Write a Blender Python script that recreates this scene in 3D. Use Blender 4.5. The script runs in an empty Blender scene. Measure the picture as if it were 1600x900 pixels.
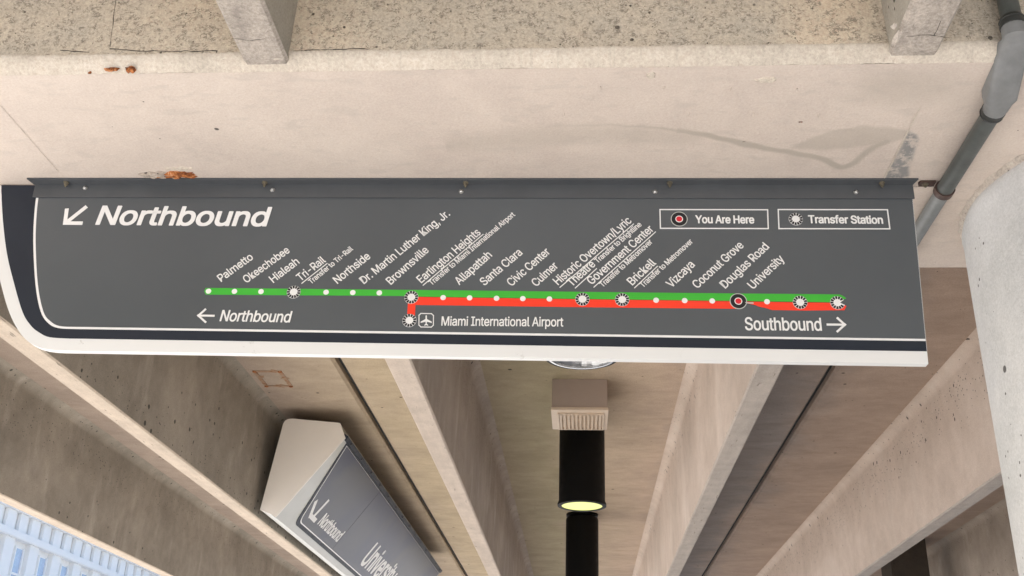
import bpy, bmesh, math, random, os
from mathutils import Vector, Matrix
random.seed(7)
R = math.radians
scene = bpy.context.scene
COL = scene.collection

# ------------------------------------------------------------------ camera
CAM_Z = 1.6
F = 1637.0
def _n(v):
    return v.normalized()
_Yc = _n(Vector((110, -755, -F)))
_Zc = Vector((114, 3550, -F)); _Zc = _n(_Zc - _Yc * _Zc.dot(_Yc))
_Xc = _Yc.cross(_Zc)
ROT = Matrix((_Xc, _Yc, _Zc))                      # camera space -> world
cam_d = bpy.data.cameras.new('camera')
cam_d.sensor_width = 36.0
cam_d.lens = 36.0 * F / 1600.0
cam_d.clip_start = 0.05
cam_d.clip_end = 2000
cam = bpy.data.objects.new('camera', cam_d)
COL.objects.link(cam)
cam.matrix_world = Matrix.Translation((0, 0, CAM_Z)) @ ROT.to_4x4()
scene.camera = cam

# ------------------------------------------------------------------ light
SUN_EL, SUN_AZ = R(41), R(238)                     # azimuth measured from +Y towards +X
w = bpy.data.worlds.new('World'); scene.world = w; w.use_nodes = True
nt = w.node_tree
sky = nt.nodes.new('ShaderNodeTexSky'); sky.sky_type = 'NISHITA'; sky.sun_disc = False
sky.sun_elevation = SUN_EL; sky.sun_rotation = SUN_AZ
sky.air_density = 1.0; sky.dust_density = 4.0
bg = nt.nodes['Background']; bg.inputs['Strength'].default_value = 0.15
nt.links.new(sky.outputs[0], bg.inputs['Color'])
sd = bpy.data.lights.new('sun', 'SUN'); sd.energy = 4.6; sd.angle = R(0.5); sd.color = (1.0, 0.97, 0.94)
sun = bpy.data.objects.new('sun', sd); COL.objects.link(sun)
_d = Vector((math.sin(SUN_AZ) * math.cos(SUN_EL), math.cos(SUN_AZ) * math.cos(SUN_EL), math.sin(SUN_EL)))
sun.rotation_euler = _d.to_track_quat('Z', 'Y').to_euler()
sun.location = _d * 30
scene.view_settings.view_transform = 'Standard'
scene.view_settings.look = 'None'
scene.view_settings.exposure = 1.37
scene.view_settings.gamma = 1.0
scene.cycles.max_bounces = 10
scene.cycles.diffuse_bounces = 7
scene.cycles.caustics_reflective = False
scene.cycles.caustics_refractive = False
scene.cycles.sample_clamp_indirect = 6

# heights above the ground
SOF = CAM_Z + 1.24          # soffit of the crossbeam and of the stems
FLG = CAM_Z + 1.86          # underside of the slab between the stems

# ------------------------------------------------------------------ helpers
def ray(x, y):
    return ROT @ Vector((x - 800, 450 - y, -F))
def on_plane(x, y, p, n):
    """point of the place seen at photo pixel x, y on the plane through p with normal n"""
    o = Vector((0, 0, CAM_Z)); r = ray(x, y)
    return o + r * ((Vector(p) - o).dot(n) / r.dot(n))
def on_z(x, y, z): return on_plane(x, y, (0, 0, z), Vector((0, 0, 1)))
def on_y(x, y, Y): return on_plane(x, y, (0, Y, 0), Vector((0, 1, 0)))
def on_x(x, y, X): return on_plane(x, y, (X, 0, 0), Vector((1, 0, 0)))

def thing(name, label, cat, loc=(0, 0, 0), group=None):
    o = bpy.data.objects.new(name, None); COL.objects.link(o)
    o.location = loc; o.empty_display_size = 0.1
    o['label'] = label; o['category'] = cat
    if group: o['group'] = group
    return o
def wloc(o):
    v = Vector(o.location)
    while o.parent: o = o.parent; v += Vector(o.location)
    return v
def link(name, me, mats, parent=None, label=None, kind=None):
    """me is authored in world coordinates"""
    o = bpy.data.objects.new(name, me); COL.objects.link(o)
    if not isinstance(mats, (list, tuple)): mats = [mats]
    for m in mats: me.materials.append(m)
    if parent:
        me.transform(Matrix.Translation(-wloc(parent)))
        o.parent = parent
    if label: o['label'] = label
    if kind: o['kind'] = kind
    return o
def tagged(o, label, cat, group=None):
    o['label'] = label; o['category'] = cat
    if group: o['group'] = group
    return o
def bm_mesh(bm, name, smooth=False, angle=40):
    bmesh.ops.recalc_face_normals(bm, faces=bm.faces)
    me = bpy.data.meshes.new(name); bm.to_mesh(me); bm.free()
    if smooth:
        me.polygons.foreach_set('use_smooth', [True] * len(me.polygons))
        me.set_sharp_from_angle(angle=R(angle))
    return me
def add_box(bm, lo, hi, bev=0.0):
    lo = Vector(lo); hi = Vector(hi)
    m = Matrix.Translation((lo + hi) / 2) @ Matrix.Diagonal((*(hi - lo), 1))
    r = bmesh.ops.create_cube(bm, size=1, matrix=m)
    if bev:
        es = list({e for v in r['verts'] for e in v.link_edges})
        bmesh.ops.bevel(bm, geom=es, offset=bev, segments=2, affect='EDGES')
def box(name, lo, hi, mat, parent=None, bev=0.0, **k):
    bm = bmesh.new(); add_box(bm, lo, hi, bev)
    return link(name, bm_mesh(bm, name), mat, parent, **k)
def add_prism(bm, pts, vec):
    """closed prism: polygon pts (3-D, planar) pushed along vec"""
    vec = Vector(vec)
    a = [bm.verts.new(p) for p in pts]; b = [bm.verts.new(Vector(p) + vec) for p in pts]
    n = len(pts)
    bm.faces.new(a); bm.faces.new(list(reversed(b)))
    for i in range(n):
        bm.faces.new((a[i], b[i], b[(i + 1) % n], a[(i + 1) % n]))
def prism(name, pts, vec, mat, parent=None, **k):
    bm = bmesh.new(); add_prism(bm, pts, vec)
    return link(name, bm_mesh(bm, name), mat, parent, **k)
def add_tube(bm, path, r, seg=20, cap=True):
    """round tube along a polyline; r is a number or one per point"""
    path = [Vector(p) for p in path]
    rr = r if isinstance(r, (list, tuple)) else [r] * len(path)
    rings = []
    t0 = (path[1] - path[0]).normalized()
    up = Vector((0, 0, 1)) if abs(t0.z) < .9 else Vector((0, 1, 0))
    side = t0.cross(up).normalized()
    for i, p in enumerate(path):
        if i == 0: t = path[1] - path[0]
        elif i == len(path) - 1: t = path[-1] - path[-2]
        else: t = (path[i + 1] - path[i]).normalized() + (path[i] - path[i - 1]).normalized()
        t.normalize()
        if abs(t.dot(side)) > .98: side = t.orthogonal()
        side = (side - t * side.dot(t)).normalized()
        u = t.cross(side)
        rings.append([bm.verts.new(p + (side * math.cos(a) + u * math.sin(a)) * rr[i])
                      for a in (2 * math.pi * j / seg for j in range(seg))])
    for a, b in zip(rings, rings[1:]):
        for j in range(seg):
            bm.faces.new((a[j], a[(j + 1) % seg], b[(j + 1) % seg], b[j]))
    if cap:
        bm.faces.new(rings[0]); bm.faces.new(list(reversed(rings[-1])))
def tube(name, path, r, mat, parent=None, seg=20, **k):
    bm = bmesh.new(); add_tube(bm, path, r, seg)
    return link(name, bm_mesh(bm, name, True), mat, parent, **k)
def copy_tree(o, parent=None, dy=0.0, label=None):
    c = o.copy(); COL.objects.link(c); c.parent = parent
    if parent is None: c.location.y += dy
    if label: c['label'] = label
    for ch in list(o.children):
        copy_tree(ch, c)
    return c

# ------------------------------------------------------------------ materials
def srgb(r, g, b):
    f = lambda c: (c / 255 / 12.92) if c / 255 <= .04045 else ((c / 255 + .055) / 1.055) ** 2.4
    return (f(r), f(g), f(b), 1)
class NT:
    def __init__(s, name):
        s.m = bpy.data.materials.new(name); s.m.use_nodes = True
        s.t = s.m.node_tree; s.b = s.t.nodes['Principled BSDF']
        s.pos = s.t.nodes.new('ShaderNodeNewGeometry').outputs['Position']
    def n(s, typ, **kw):
        o = s.t.nodes.new(typ)
        for k, v in kw.items(): setattr(o, k, v)
        return o
    def l(s, a, b): s.t.links.new(a, b)
    def mapped(s, sc=(1, 1, 1), off=(0, 0, 0), rot=(0, 0, 0)):
        m = s.n('ShaderNodeMapping'); s.l(s.pos, m.inputs[0])
        m.inputs['Scale'].default_value = sc; m.inputs['Location'].default_value = off
        m.inputs['Rotation'].default_value = rot
        return m.outputs[0]
    def noise(s, scale, detail=4, rough=.55, sc=(1, 1, 1), off=(0, 0, 0), dist=0):
        o = s.n('ShaderNodeTexNoise'); s.l(s.mapped(sc, off), o.inputs['Vector'])
        o.inputs['Scale'].default_value = scale; o.inputs['Detail'].default_value = detail
        o.inputs['Roughness'].default_value = rough; o.inputs['Distortion'].default_value = dist
        return o.outputs['Fac']
    def ramp(s, fac, stops):
        o = s.n('ShaderNodeValToRGB'); s.l(fac, o.inputs[0]); cr = o.color_ramp
        while len(cr.elements) < len(stops): cr.elements.new(.5)
        for e, (p, c) in zip(cr.elements, stops):
            e.position = p; e.color = c if isinstance(c, tuple) else (c, c, c, 1)
        return o.outputs[0]
    def math(s, op, a, b=None, clamp=False):
        o = s.n('ShaderNodeMath', operation=op, use_clamp=clamp)
        for i, v in enumerate((a, b)):
            if v is None: continue
            if isinstance(v, (int, float)): o.inputs[i].default_value = v
            else: s.l(v, o.inputs[i])
        return o.outputs[0]
    def mix(s, fac, a, b, mode='MIX'):
        o = s.n('ShaderNodeMix', data_type='RGBA', blend_type=mode)
        for i, v in ((0, fac), (6, a), (7, b)):
            if isinstance(v, (int, float)): o.inputs[i].default_value = v
            elif isinstance(v, tuple): o.inputs[i].default_value = v
            else: s.l(v, o.inputs[i])
        return o.outputs[2]
    def bump(s, h, strength, dist, prev=None):
        o = s.n('ShaderNodeBump'); s.l(h, o.inputs['Height'])
        o.inputs['Strength'].default_value = strength; o.inputs['Distance'].default_value = dist
        if prev is not None: s.l(prev, o.inputs['Normal'])
        return o.outputs[0]
    def pits(s, scale, keep, size, sc=(1, 1, 1), off=(0, 0, 0)):
        """scattered round holes: 1 inside a hole"""
        v = s.n('ShaderNodeTexVoronoi'); s.l(s.mapped(sc, off), v.inputs['Vector'])
        v.inputs['Scale'].default_value = scale
        sep = s.n('ShaderNodeSeparateColor'); s.l(v.outputs['Color'], sep.inputs[0])
        lim = s.math('MULTIPLY', s.math('SUBTRACT', sep.outputs[0], 1 - keep, True), size / keep)
        wob = s.noise(scale * 3, 2)
        d = s.math('ADD', v.outputs['Distance'], s.math('MULTIPLY', s.math('SUBTRACT', wob, .5), .07))
        return s.math('MULTIPLY', s.math('SUBTRACT', lim, d), 24, True)
    def finish(s, col, rough=.9, normal=None):
        if isinstance(col, tuple): s.b.inputs['Base Color'].default_value = col
        else: s.l(col, s.b.inputs['Base Color'])
        if isinstance(rough, (int, float)): s.b.inputs['Roughness'].default_value = rough
        else: s.l(rough, s.b.inputs['Roughness'])
        if normal is not None: s.l(normal, s.b.inputs['Normal'])
        return s.m

def concrete(name, base, dark, light, sc=(1, 1, 1), pit=(26, .10, .30), fine=260, blotch=1.6,
             bump=.5, streak=None, pit_col=(.035, .03, .026, 1), speck=.25, seed=0):
    t = NT(name)
    off = (seed * 3.1, seed * 1.7, seed * .9)
    big = t.noise(blotch, 6, .6, sc, off, .4)
    col = t.ramp(big, [(.30, dark), (.5, base), (.70, light)])
    mid = t.noise(blotch * 6, 5, .65, sc, off)
    col = t.mix(.35, col, t.ramp(mid, [(.3, dark), (.7, light)]))
    if streak:                                   # (scale vector, colour, threshold, strength)
        sv, scol, th, st = streak
        k = t.noise(1.0, 5, .6, sv, off, .2)
        col = t.mix(t.math('MULTIPLY', t.ramp(k, [(th, 0.0), (th + .16, 1.0)]), st), col, scol)
    fn = t.noise(fine * .8, 4, .8, (1, 1, 1), off)
    col = t.mix(speck, col, t.ramp(fn, [(.30, .12), (.70, .92)]), 'OVERLAY')
    p1 = t.pits(pit[0], pit[1], pit[2], (1, 1, 1), off)
    p2 = t.pits(pit[0] * 2.6, pit[1] * .8, pit[2], (1, 1, 1), off)
    pm = t.math('MAXIMUM', p1, p2)
    col = t.mix(t.math('MULTIPLY', pm, .85), col, pit_col)
    h = t.math('SUBTRACT', t.math('ADD', t.math('MULTIPLY', fn, .35), t.math('MULTIPLY', mid, .8)),
               t.math('MULTIPLY', pm, 1.4))
    nr = t.bump(h, bump, .006)
    t.col, t.nr, t.off = col, nr, off
    t.finish(col, .92, nr)
    return t

C_ = lambda r, g, b: (r, g, b, 1)
stemdark = concrete('stem_concrete', C_(.30, .255, .215), C_(.20, .175, .145), C_(.40, .345, .29),
                    pit=(24, .22, .30), streak=((9, 9, 1.3), C_(.46, .41, .36), .54, .55), seed=1).m
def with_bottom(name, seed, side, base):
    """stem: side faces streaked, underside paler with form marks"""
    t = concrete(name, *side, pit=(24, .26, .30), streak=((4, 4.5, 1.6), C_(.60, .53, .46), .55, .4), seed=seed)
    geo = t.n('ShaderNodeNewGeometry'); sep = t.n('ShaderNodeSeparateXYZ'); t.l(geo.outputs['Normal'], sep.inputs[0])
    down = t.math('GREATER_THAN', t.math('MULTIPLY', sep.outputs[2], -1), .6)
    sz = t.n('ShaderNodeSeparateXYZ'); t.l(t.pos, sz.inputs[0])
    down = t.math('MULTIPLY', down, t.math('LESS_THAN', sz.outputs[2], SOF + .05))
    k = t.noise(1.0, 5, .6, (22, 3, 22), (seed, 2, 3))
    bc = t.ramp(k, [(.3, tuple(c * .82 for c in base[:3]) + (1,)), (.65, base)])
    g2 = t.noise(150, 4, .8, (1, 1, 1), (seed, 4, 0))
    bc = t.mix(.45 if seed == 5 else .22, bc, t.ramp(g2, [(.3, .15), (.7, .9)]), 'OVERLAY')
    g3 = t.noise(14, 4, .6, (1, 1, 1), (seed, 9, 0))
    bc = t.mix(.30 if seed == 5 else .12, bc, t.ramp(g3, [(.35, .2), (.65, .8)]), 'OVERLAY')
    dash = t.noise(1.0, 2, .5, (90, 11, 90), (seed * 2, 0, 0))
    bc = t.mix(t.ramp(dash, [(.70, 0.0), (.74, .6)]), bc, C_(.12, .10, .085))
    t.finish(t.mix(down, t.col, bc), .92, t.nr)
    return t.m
SIDE_SHADED = (C_(.305, .27, .22), C_(.215, .19, .155), C_(.43, .38, .315))  # olive tone, with the shade of faces turned from the daylight put in
SIDE_LIT = (C_(.58, .475, .40), C_(.46, .375, .31), C_(.70, .60, .52))  # brightness of faces turned to the daylight put into the colour
m_stem_dark = with_bottom('stem_concrete_olive_shaded', 2, SIDE_SHADED, C_(.56, .47, .375))
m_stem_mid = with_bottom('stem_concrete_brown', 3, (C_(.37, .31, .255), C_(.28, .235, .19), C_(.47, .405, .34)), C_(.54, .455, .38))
m_stem_lit = with_bottom('stem_concrete_lit', 4, SIDE_LIT, C_(.44, .385, .335))
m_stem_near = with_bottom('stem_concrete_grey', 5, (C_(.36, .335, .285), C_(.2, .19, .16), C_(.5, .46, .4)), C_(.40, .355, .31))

def flange_mat():
    t = concrete('slab_underside_concrete', C_(.395, .345, .295), C_(.31, .27, .23), C_(.48, .425, .365),
                 sc=(.8, 1.3, 1), pit=(22, .05, .25), fine=170, blotch=3.0, bump=.35,
                 streak=((3.5, 12, 1), C_(.25, .21, .165), .56, .28), seed=6)
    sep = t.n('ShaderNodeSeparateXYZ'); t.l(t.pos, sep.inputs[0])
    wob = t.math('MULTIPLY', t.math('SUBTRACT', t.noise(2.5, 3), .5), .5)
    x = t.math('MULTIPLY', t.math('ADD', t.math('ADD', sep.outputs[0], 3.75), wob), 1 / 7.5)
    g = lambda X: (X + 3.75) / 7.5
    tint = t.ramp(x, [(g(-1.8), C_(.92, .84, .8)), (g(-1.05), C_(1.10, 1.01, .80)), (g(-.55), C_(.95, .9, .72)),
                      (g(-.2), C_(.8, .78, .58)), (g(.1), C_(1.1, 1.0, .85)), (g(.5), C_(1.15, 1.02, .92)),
                      (g(.75), C_(.62, .62, .66)), (g(1.1), C_(.62, .62, .66)), (g(1.4), C_(.95, .82, .75))])  # dark grey strip: staining plus the stem's shade put into the colour
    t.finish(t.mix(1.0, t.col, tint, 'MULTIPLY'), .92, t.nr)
    return t.m
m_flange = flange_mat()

def soffit_mat():
    t = concrete('beam_soffit_concrete', C_(.62, .535, .465), C_(.545, .465, .41), C_(.67, .585, .51),
                 pit=(22, .03, .14), fine=240, blotch=2.6, bump=.3, speck=.16, seed=7)
    at = t.n('ShaderNodeAttribute', attribute_name='stain'); sep = t.n('ShaderNodeSeparateColor')
    t.l(at.outputs['Color'], sep.inputs[0])
    blot = t.ramp(t.noise(15, 5, .6, (1, 2.2, 1), (5, 1, 0), .3), [(.54, 0.0), (.66, .38)])
    c = t.mix(blot, t.col, C_(.49, .43, .38))
    c = t.mix(sep.outputs[0], c, C_(.42, .37, .315))          # water stain
    pg = t.math('MULTIPLY', sep.outputs[1], t.ramp(t.noise(28, 4, .7), [(.42, .25), (.52, 1.0)]))
    c = t.mix(pg, c, C_(.27, .262, .252))                      # bare grey patch
    c = t.mix(sep.outputs[2], c, C_(.85, .78, .7))            # pale scratch
    t.finish(c, .85, t.nr)
    return t.m
m_soffit = soffit_mat()
def face_mat():
    t = concrete('rough_cast_concrete', C_(.54, .475, .385), C_(.43, .395, .335), C_(.68, .555, .415),
                 pit=(30, .60, .16), fine=210, blotch=1.5, bump=.8, speck=.36, seed=8)
    # worm-like drag marks of a rubbed finish
    wv = t.noise(85, 2, .6, (1, 1, 1.5), (2, 1, 0), .8)
    ridge = t.math('ABSOLUTE', t.math('SUBTRACT', wv, .5))
    line = t.ramp(ridge, [(.02, 1.0), (.07, 0.0)])
    gate = t.ramp(t.noise(75, 2), [(.46, 0.0), (.60, .8)])
    c = t.mix(t.math('MULTIPLY', line, gate), t.col, C_(.20, .17, .135))
    nr = t.bump(line, -.4, .002, t.nr)
    t.finish(c, .95, nr)
    return t.m
m_face = face_mat()
def chamfer_mat():
    t = concrete('chamfer_concrete', C_(.60, .53, .445), C_(.47, .42, .355), C_(.67, .60, .51),
                 pit=(60, .04, .15), fine=200, blotch=5, bump=.7, speck=.3, streak=((95, 4, 6), C_(.40, .36, .30), .55, .45), seed=9)
    return t.m
m_chamfer = chamfer_mat()
m_collar = concrete('mortar', C_(.58, .51, .445), C_(.42, .38, .33), C_(.62, .56, .5), pit=(60, .2, .3), fine=160, blotch=14, bump=1, speck=.4, seed=21).m
m_column = concrete('column_concrete', C_(.575, .58, .575), C_(.49, .50, .495), C_(.65, .65, .645),
                    pit=(20, .16, .22), fine=200, blotch=3.0, bump=.3, speck=.25, seed=10).m
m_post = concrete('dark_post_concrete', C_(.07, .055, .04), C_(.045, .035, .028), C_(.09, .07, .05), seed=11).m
m_paving = concrete('paving_concrete', C_(.49, .485, .47), C_(.42, .415, .40), C_(.56, .55, .54), pit=(8, .03, .2), seed=12).m
m_asphalt = concrete('asphalt', C_(.055, .055, .055), C_(.045, .045, .045), C_(.07, .07, .068), pit=(30, .1, .2), seed=13).m
m_white_wall = concrete('white_facade_paint', C_(.86, .855, .84), C_(.82, .815, .80), C_(.88, .88, .87), pit=(2, .01, .1), fine=20, blotch=.3, bump=.1, speck=.05, seed=14).m

def paint(name, col, rough=.4, var=.06, metal=0.0, scale=9, spec=.5, bump=0):
    t = NT(name)
    n = t.noise(scale, 5, .6, (1, 1, 1), (len(name), 0, 0))
    a = tuple(c * (1 - var) for c in col[:3]) + (1,); b = tuple(min(1, c * (1 + var)) for c in col[:3]) + (1,)
    r = t.ramp(t.noise(scale * 3, 4), [(.3, rough * .85), (.7, min(1, rough * 1.15))])
    nr = t.bump(t.noise(300, 2), bump, .001) if bump else None
    t.finish(t.ramp(n, [(.3, a), (.7, b)]), r, nr)
    t.b.inputs['Metallic'].default_value = metal
    t.b.inputs['Specular IOR Level'].default_value = spec
    return t.m
m_sign_grey = paint('sign_grey_vinyl', C_(.084, .094, .103), .34, .10, scale=1.6)
m_sign_navy = paint('sign_navy_vinyl', C_(.017, .022, .033), .5, .06, spec=.3)
m_sign_white = paint('sign_white_enamel', C_(.80, .80, .79), .35, .02)
def band_mat():
    t = NT('scuffed_white_enamel')
    k = t.noise(16, 6, .7, (1, 1, 1), (3, 2, 1)); g = t.noise(2.2, 3)
    m = t.math('MULTIPLY', t.ramp(k, [(.60, 0.0), (.66, 1.0)]), t.ramp(g, [(.5, 0.0), (.62, .6)]))
    c = t.mix(m, C_(.74, .745, .735), C_(.33, .32, .28))
    return t.finish(c, .38)
m_band = band_mat()
m_letter = paint('white_vinyl_lettering', C_(.80, .80, .79), .5, .01)
m_green = paint('green_vinyl', C_(.045, .43, .035), .4, .03)
m_red = paint('red_vinyl', C_(.88, .045, .016), .4, .03)
m_crim = paint('crimson_vinyl', C_(.65, .015, .03), .4, .03)
m_black = paint('black_vinyl', C_(.008, .008, .01), .4, .05)
m_bracket = paint('bracket_grey_paint', C_(.074, .080, .087), .42, .10, scale=14, bump=.1)
m_zinc = paint('zinc_screw', C_(.55, .56, .55), .28, .15, metal=1.0, scale=60)
m_bolt = paint('weathered_bolt', C_(.25, .22, .16), .5, .3, metal=.7, scale=80)
m_conduit = paint('dark_grey_conduit', C_(.080, .088, .083), .45, .25, scale=22, bump=.3)
m_conduit2 = paint('light_grey_conduit', C_(.17, .18, .178), .45, .2, scale=18, bump=.3)
m_fitting = paint('grey_fitting', C_(.195, .20, .20), .5, .15, scale=25, bump=.4)
m_coupling = paint('black_coupling', C_(.035, .037, .035), .45, .2)
m_seam = paint('dark_line_seam', C_(.05, .03, .02), .6, .2)
m_strap = paint('rusty_strap', C_(.06, .035, .028), .6, .4, scale=60)
m_fixture = paint('black_fixture_enamel', C_(.0035, .0035, .0035), .55, .1, spec=.15)
m_chrome = paint('chrome_trim', C_(.45, .46, .47), .22, .04, metal=1.0)
m_boxbody = paint('taupe_metal_box', C_(.37, .30, .255), .55, .04, scale=4)
m_boxcover = paint('cream_cover', C_(.62, .51, .40), .5, .04)
m_cap = paint('cream_end_cap', C_(.78, .735, .67), .45, .03, scale=3)
m_tray = paint('pale_grey_frame', C_(.50, .51, .48), .35, .03, scale=3)
def side_face_mat():
    t = NT('mottled_sign_face')
    n = t.noise(1.3, 3, .5, (1, 1, 1), (4, 1, 2), .5)
    c = t.ramp(n, [(.35, C_(.055, .064, .10)), (.65, C_(.095, .10, .105))])  # blue-grey and grey tones mixed by noise
    t.finish(c, .38)
    t.b.inputs['Specular IOR Level'].default_value = .22
    return t.m
m_face2 = side_face_mat()
m_shadowgap = paint('black_backing', C_(.006, .006, .006), .8, .1)
def rust_mat():
    t = NT('rust')
    k = t.noise(55, 6, .7, (1, 1, 1), (1, 7, 2), .6)
    c = t.ramp(k, [(.36, C_(.03, .012, .008)), (.46, C_(.22, .065, .02)), (.58, C_(.52, .19, .055)), (.68, C_(.6, .45, .33))])
    return t.finish(c, .95, t.bump(k, 1.0, .006))
m_rust = rust_mat()
def rust_faint():
    t = NT('faded_rust')
    k = t.noise(30, 6, .7, (1, 1, 1), (2, 3, 2), .6)
    c = t.ramp(k, [(.36, C_(.22, .10, .05)), (.5, C_(.36, .22, .13)), (.64, C_(.34, .26, .2))])
    return t.finish(c, .95, t.bump(k, .5, .003))
m_rust_faint = rust_faint()
m_spall = concrete('broken_concrete', C_(.5, .43, .36), C_(.25, .2, .16), C_(.66, .58, .5), pit=(60, .3, .4), blotch=20, bump=1, seed=15).m
m_crack = paint('crack_shadow_dirt', C_(.05, .042, .036), .9, .2)
def lamp_mat(name, col, s):
    t = NT(name)
    t.b.inputs['Base Color'].default_value = (.25, .28, .05, 1)
    t.b.inputs['Emission Color'].default_value = col
    t.b.inputs['Emission Strength'].default_value = s
    return t.m
m_lit = lamp_mat('lit_yellow_lens', (.86, .88, .34, 1), .36)
m_glass = paint('window_glass', C_(.42, .52, .68), .12, .1)

# ------------------------------------------------------------------ fonts and lettering
FONT = None
try:
    _p = os.path.join(bpy.utils.resource_path('LOCAL'), 'datafiles', 'fonts', 'Inter.woff2')
    FONT = bpy.data.fonts.load(_p)
except Exception:
    FONT = None
class Plane:
    """a flat face of a sign: O origin, U to the right, V up, N towards the reader"""
    def __init__(s, O, U, V):
        s.O = Vector(O); s.U = Vector(U).normalized(); s.V = Vector(V).normalized(); s.N = s.U.cross(s.V).normalized()
    def uv(s, x, y):
        d = on_plane(x, y, s.O, s.N) - s.O
        return (d.dot(s.U), d.dot(s.V))
    def P(s, u, v, n=0.0): return s.O + s.U * u + s.V * v + s.N * n
def poly_part(pl, name, uvs, n0, n1, mat, parent, **k):
    return prism(name, [pl.P(u, v, n0) for u, v in uvs], pl.N * (n1 - n0), mat, parent, **k)
def text_mesh(s, weight=0.0, shear=0.0):
    cu = bpy.data.curves.new('txt', 'FONT'); cu.body = s
    if FONT: cu.font = FONT
    cu.size = 1.0; cu.offset = weight; cu.shear = shear; cu.resolution_u = 3
    cu.space_character = 0.97
    ob = bpy.data.objects.new('txt', cu); COL.objects.link(ob)
    dg = bpy.context.evaluated_depsgraph_get(); dg.update()
    me = bpy.data.meshes.new_from_object(ob.evaluated_get(dg))
    bpy.data.objects.remove(ob); bpy.data.curves.remove(cu)
    return me
CAP = 0.7273 if FONT else 0.73
def text_part(pl, s, a, b, cap, mat, parent, n0=.0040, n1=.0048, weight=.012, shear=0.0, name='lettering'):
    """lettering s on plane pl: baseline from a to b (uv), capital height cap (metres)"""
    me = text_mesh(s)
    for v in me.vertices: v.co.x += shear * v.co.y
    xs = [v.co.x for v in me.vertices]; x0, x1 = min(xs), max(xs)
    ys = [v.co.y for v in me.vertices]
    capn = CAP_NOW
    a = Vector(a); b = Vector(b); d = b - a; L = d.length; d.normalize(); p = Vector((-d.y, d.x))
    for v in me.vertices:
        q = a + d * ((v.co.x - x0) / (x1 - x0) * L) + p * (v.co.y / capn * cap)
        v.co = pl.P(q.x, q.y, n0)
    # strokes thickened by laying slightly shifted copies of the letter shapes over each other
    vs = [v.co.copy() for v in me.vertices]; fs = [tuple(p.vertices) for p in me.polygons]
    bpy.data.meshes.remove(me)
    wd = weight * cap / capn
    bm = bmesh.new()
    for k, (sx, sy) in enumerate(((0, 0), (1, .2), (-1, -.2), (.7, .7), (-.7, .7), (.7, -.7), (-.7, -.7))):
        sh = pl.U * ((d.x * sx + p.x * sy) * wd) + pl.V * ((d.y * sx + p.y * sy) * wd)
        top = pl.N * (n1 - n0 + k * .00002)
        nv = [bm.verts.new(c + sh + top) for c in vs]
        for f_ in fs:
            try: bm.faces.new([nv[i] for i in f_])
            except ValueError: pass
    r = bmesh.ops.extrude_face_region(bm, geom=list(bm.faces))
    for v in [g for g in r['geom'] if isinstance(g, bmesh.types.BMVert)]: v.co -= pl.N * (n1 - n0)
    return link(name, bm_mesh(bm, name), mat, parent, label='lettering reading ' + s)
_m = text_mesh('H'); CAP_NOW = max(v.co.y for v in _m.vertices); bpy.data.meshes.remove(_m)

def bar_uv(a, b, w):
    a = Vector(a); b = Vector(b); d = (b - a).normalized(); p = Vector((-d.y, d.x)) * w / 2
    return [a - p, b - p, b + p, a + p]
def circle_uv(c, r, n=28, a0=0, a1=2 * math.pi):
    return [(c[0] + r * math.cos(a0 + (a1 - a0) * i / n), c[1] + r * math.sin(a0 + (a1 - a0) * i / n)) for i in range(n)]
def ring_part(pl, name, c, ro, ri, n0, n1, mat, parent, n=32):
    bm = bmesh.new(); o = circle_uv(c, ro, n); i_ = circle_uv(c, ri, n)
    V = [[bm.verts.new(pl.P(u, v, h)) for u, v in L] for h in (n0, n1) for L in (o, i_)]
    for k in range(n):
        j = (k + 1) % n
        for A, B in ((0, 1), (1, 3), (3, 2), (2, 0)):
            bm.faces.new((V[A][k], V[A][j], V[B][j], V[B][k]))
    return link(name, bm_mesh(bm, name), mat, parent)
def outline_bm(bm, pl, pts, w, n0, n1, closed=True):
    P = [Vector(p) for p in pts]; m = len(P)
    for k in range(m if closed else m - 1):
        a, b = P[k], P[(k + 1) % m]; d = (b - a).normalized() * w / 2 * .98
        add_prism(bm, [pl.P(u, v, n0) for u, v in bar_uv(a - d, b + d, w)], pl.N * (n1 - n0 + k * .00002))
def outline_part(pl, name, pts, w, n0, n1, mat, parent, closed=True):
    bm = bmesh.new(); outline_bm(bm, pl, pts, w, n0, n1, closed)
    return link(name, bm_mesh(bm, name), mat, parent)
def multi_part(pl, name, polys, n0, n1, mat, parent, **k):
    bm = bmesh.new()
    for i, q in enumerate(polys): add_prism(bm, [pl.P(u, v, n0) for u, v in q], pl.N * (n1 - n0 + i * .00002))
    return link(name, bm_mesh(bm, name), mat, parent, **k)
def smooth_path(P, sub=6):
    out = []
    for i in range(len(P) - 1):
        p0 = P[max(i - 1, 0)]; p1 = P[i]; p2 = P[i + 1]; p3 = P[min(i + 2, len(P) - 1)]
        for k in range(sub):
            t = k / sub
            out.append(tuple(.5 * ((2 * p1[j]) + (-p0[j] + p2[j]) * t + (2 * p0[j] - 5 * p1[j] + 4 * p2[j] - p3[j]) * t * t
                             + (-p0[j] + 3 * p1[j] - 3 * p2[j] + p3[j]) * t ** 3) for j in (0, 1)))
    out.append(P[-1])
    return out

# ================================================================== SETTING
box('ground', (-500, -500, -.6), (500, 500, -.15), m_asphalt, kind='structure')
box('pavement', (-21.5, -30, -.149), (14, 60, 0), m_paving, kind='structure')  # unseen paving, carried out to the facade so sunlight bounces off it

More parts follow.
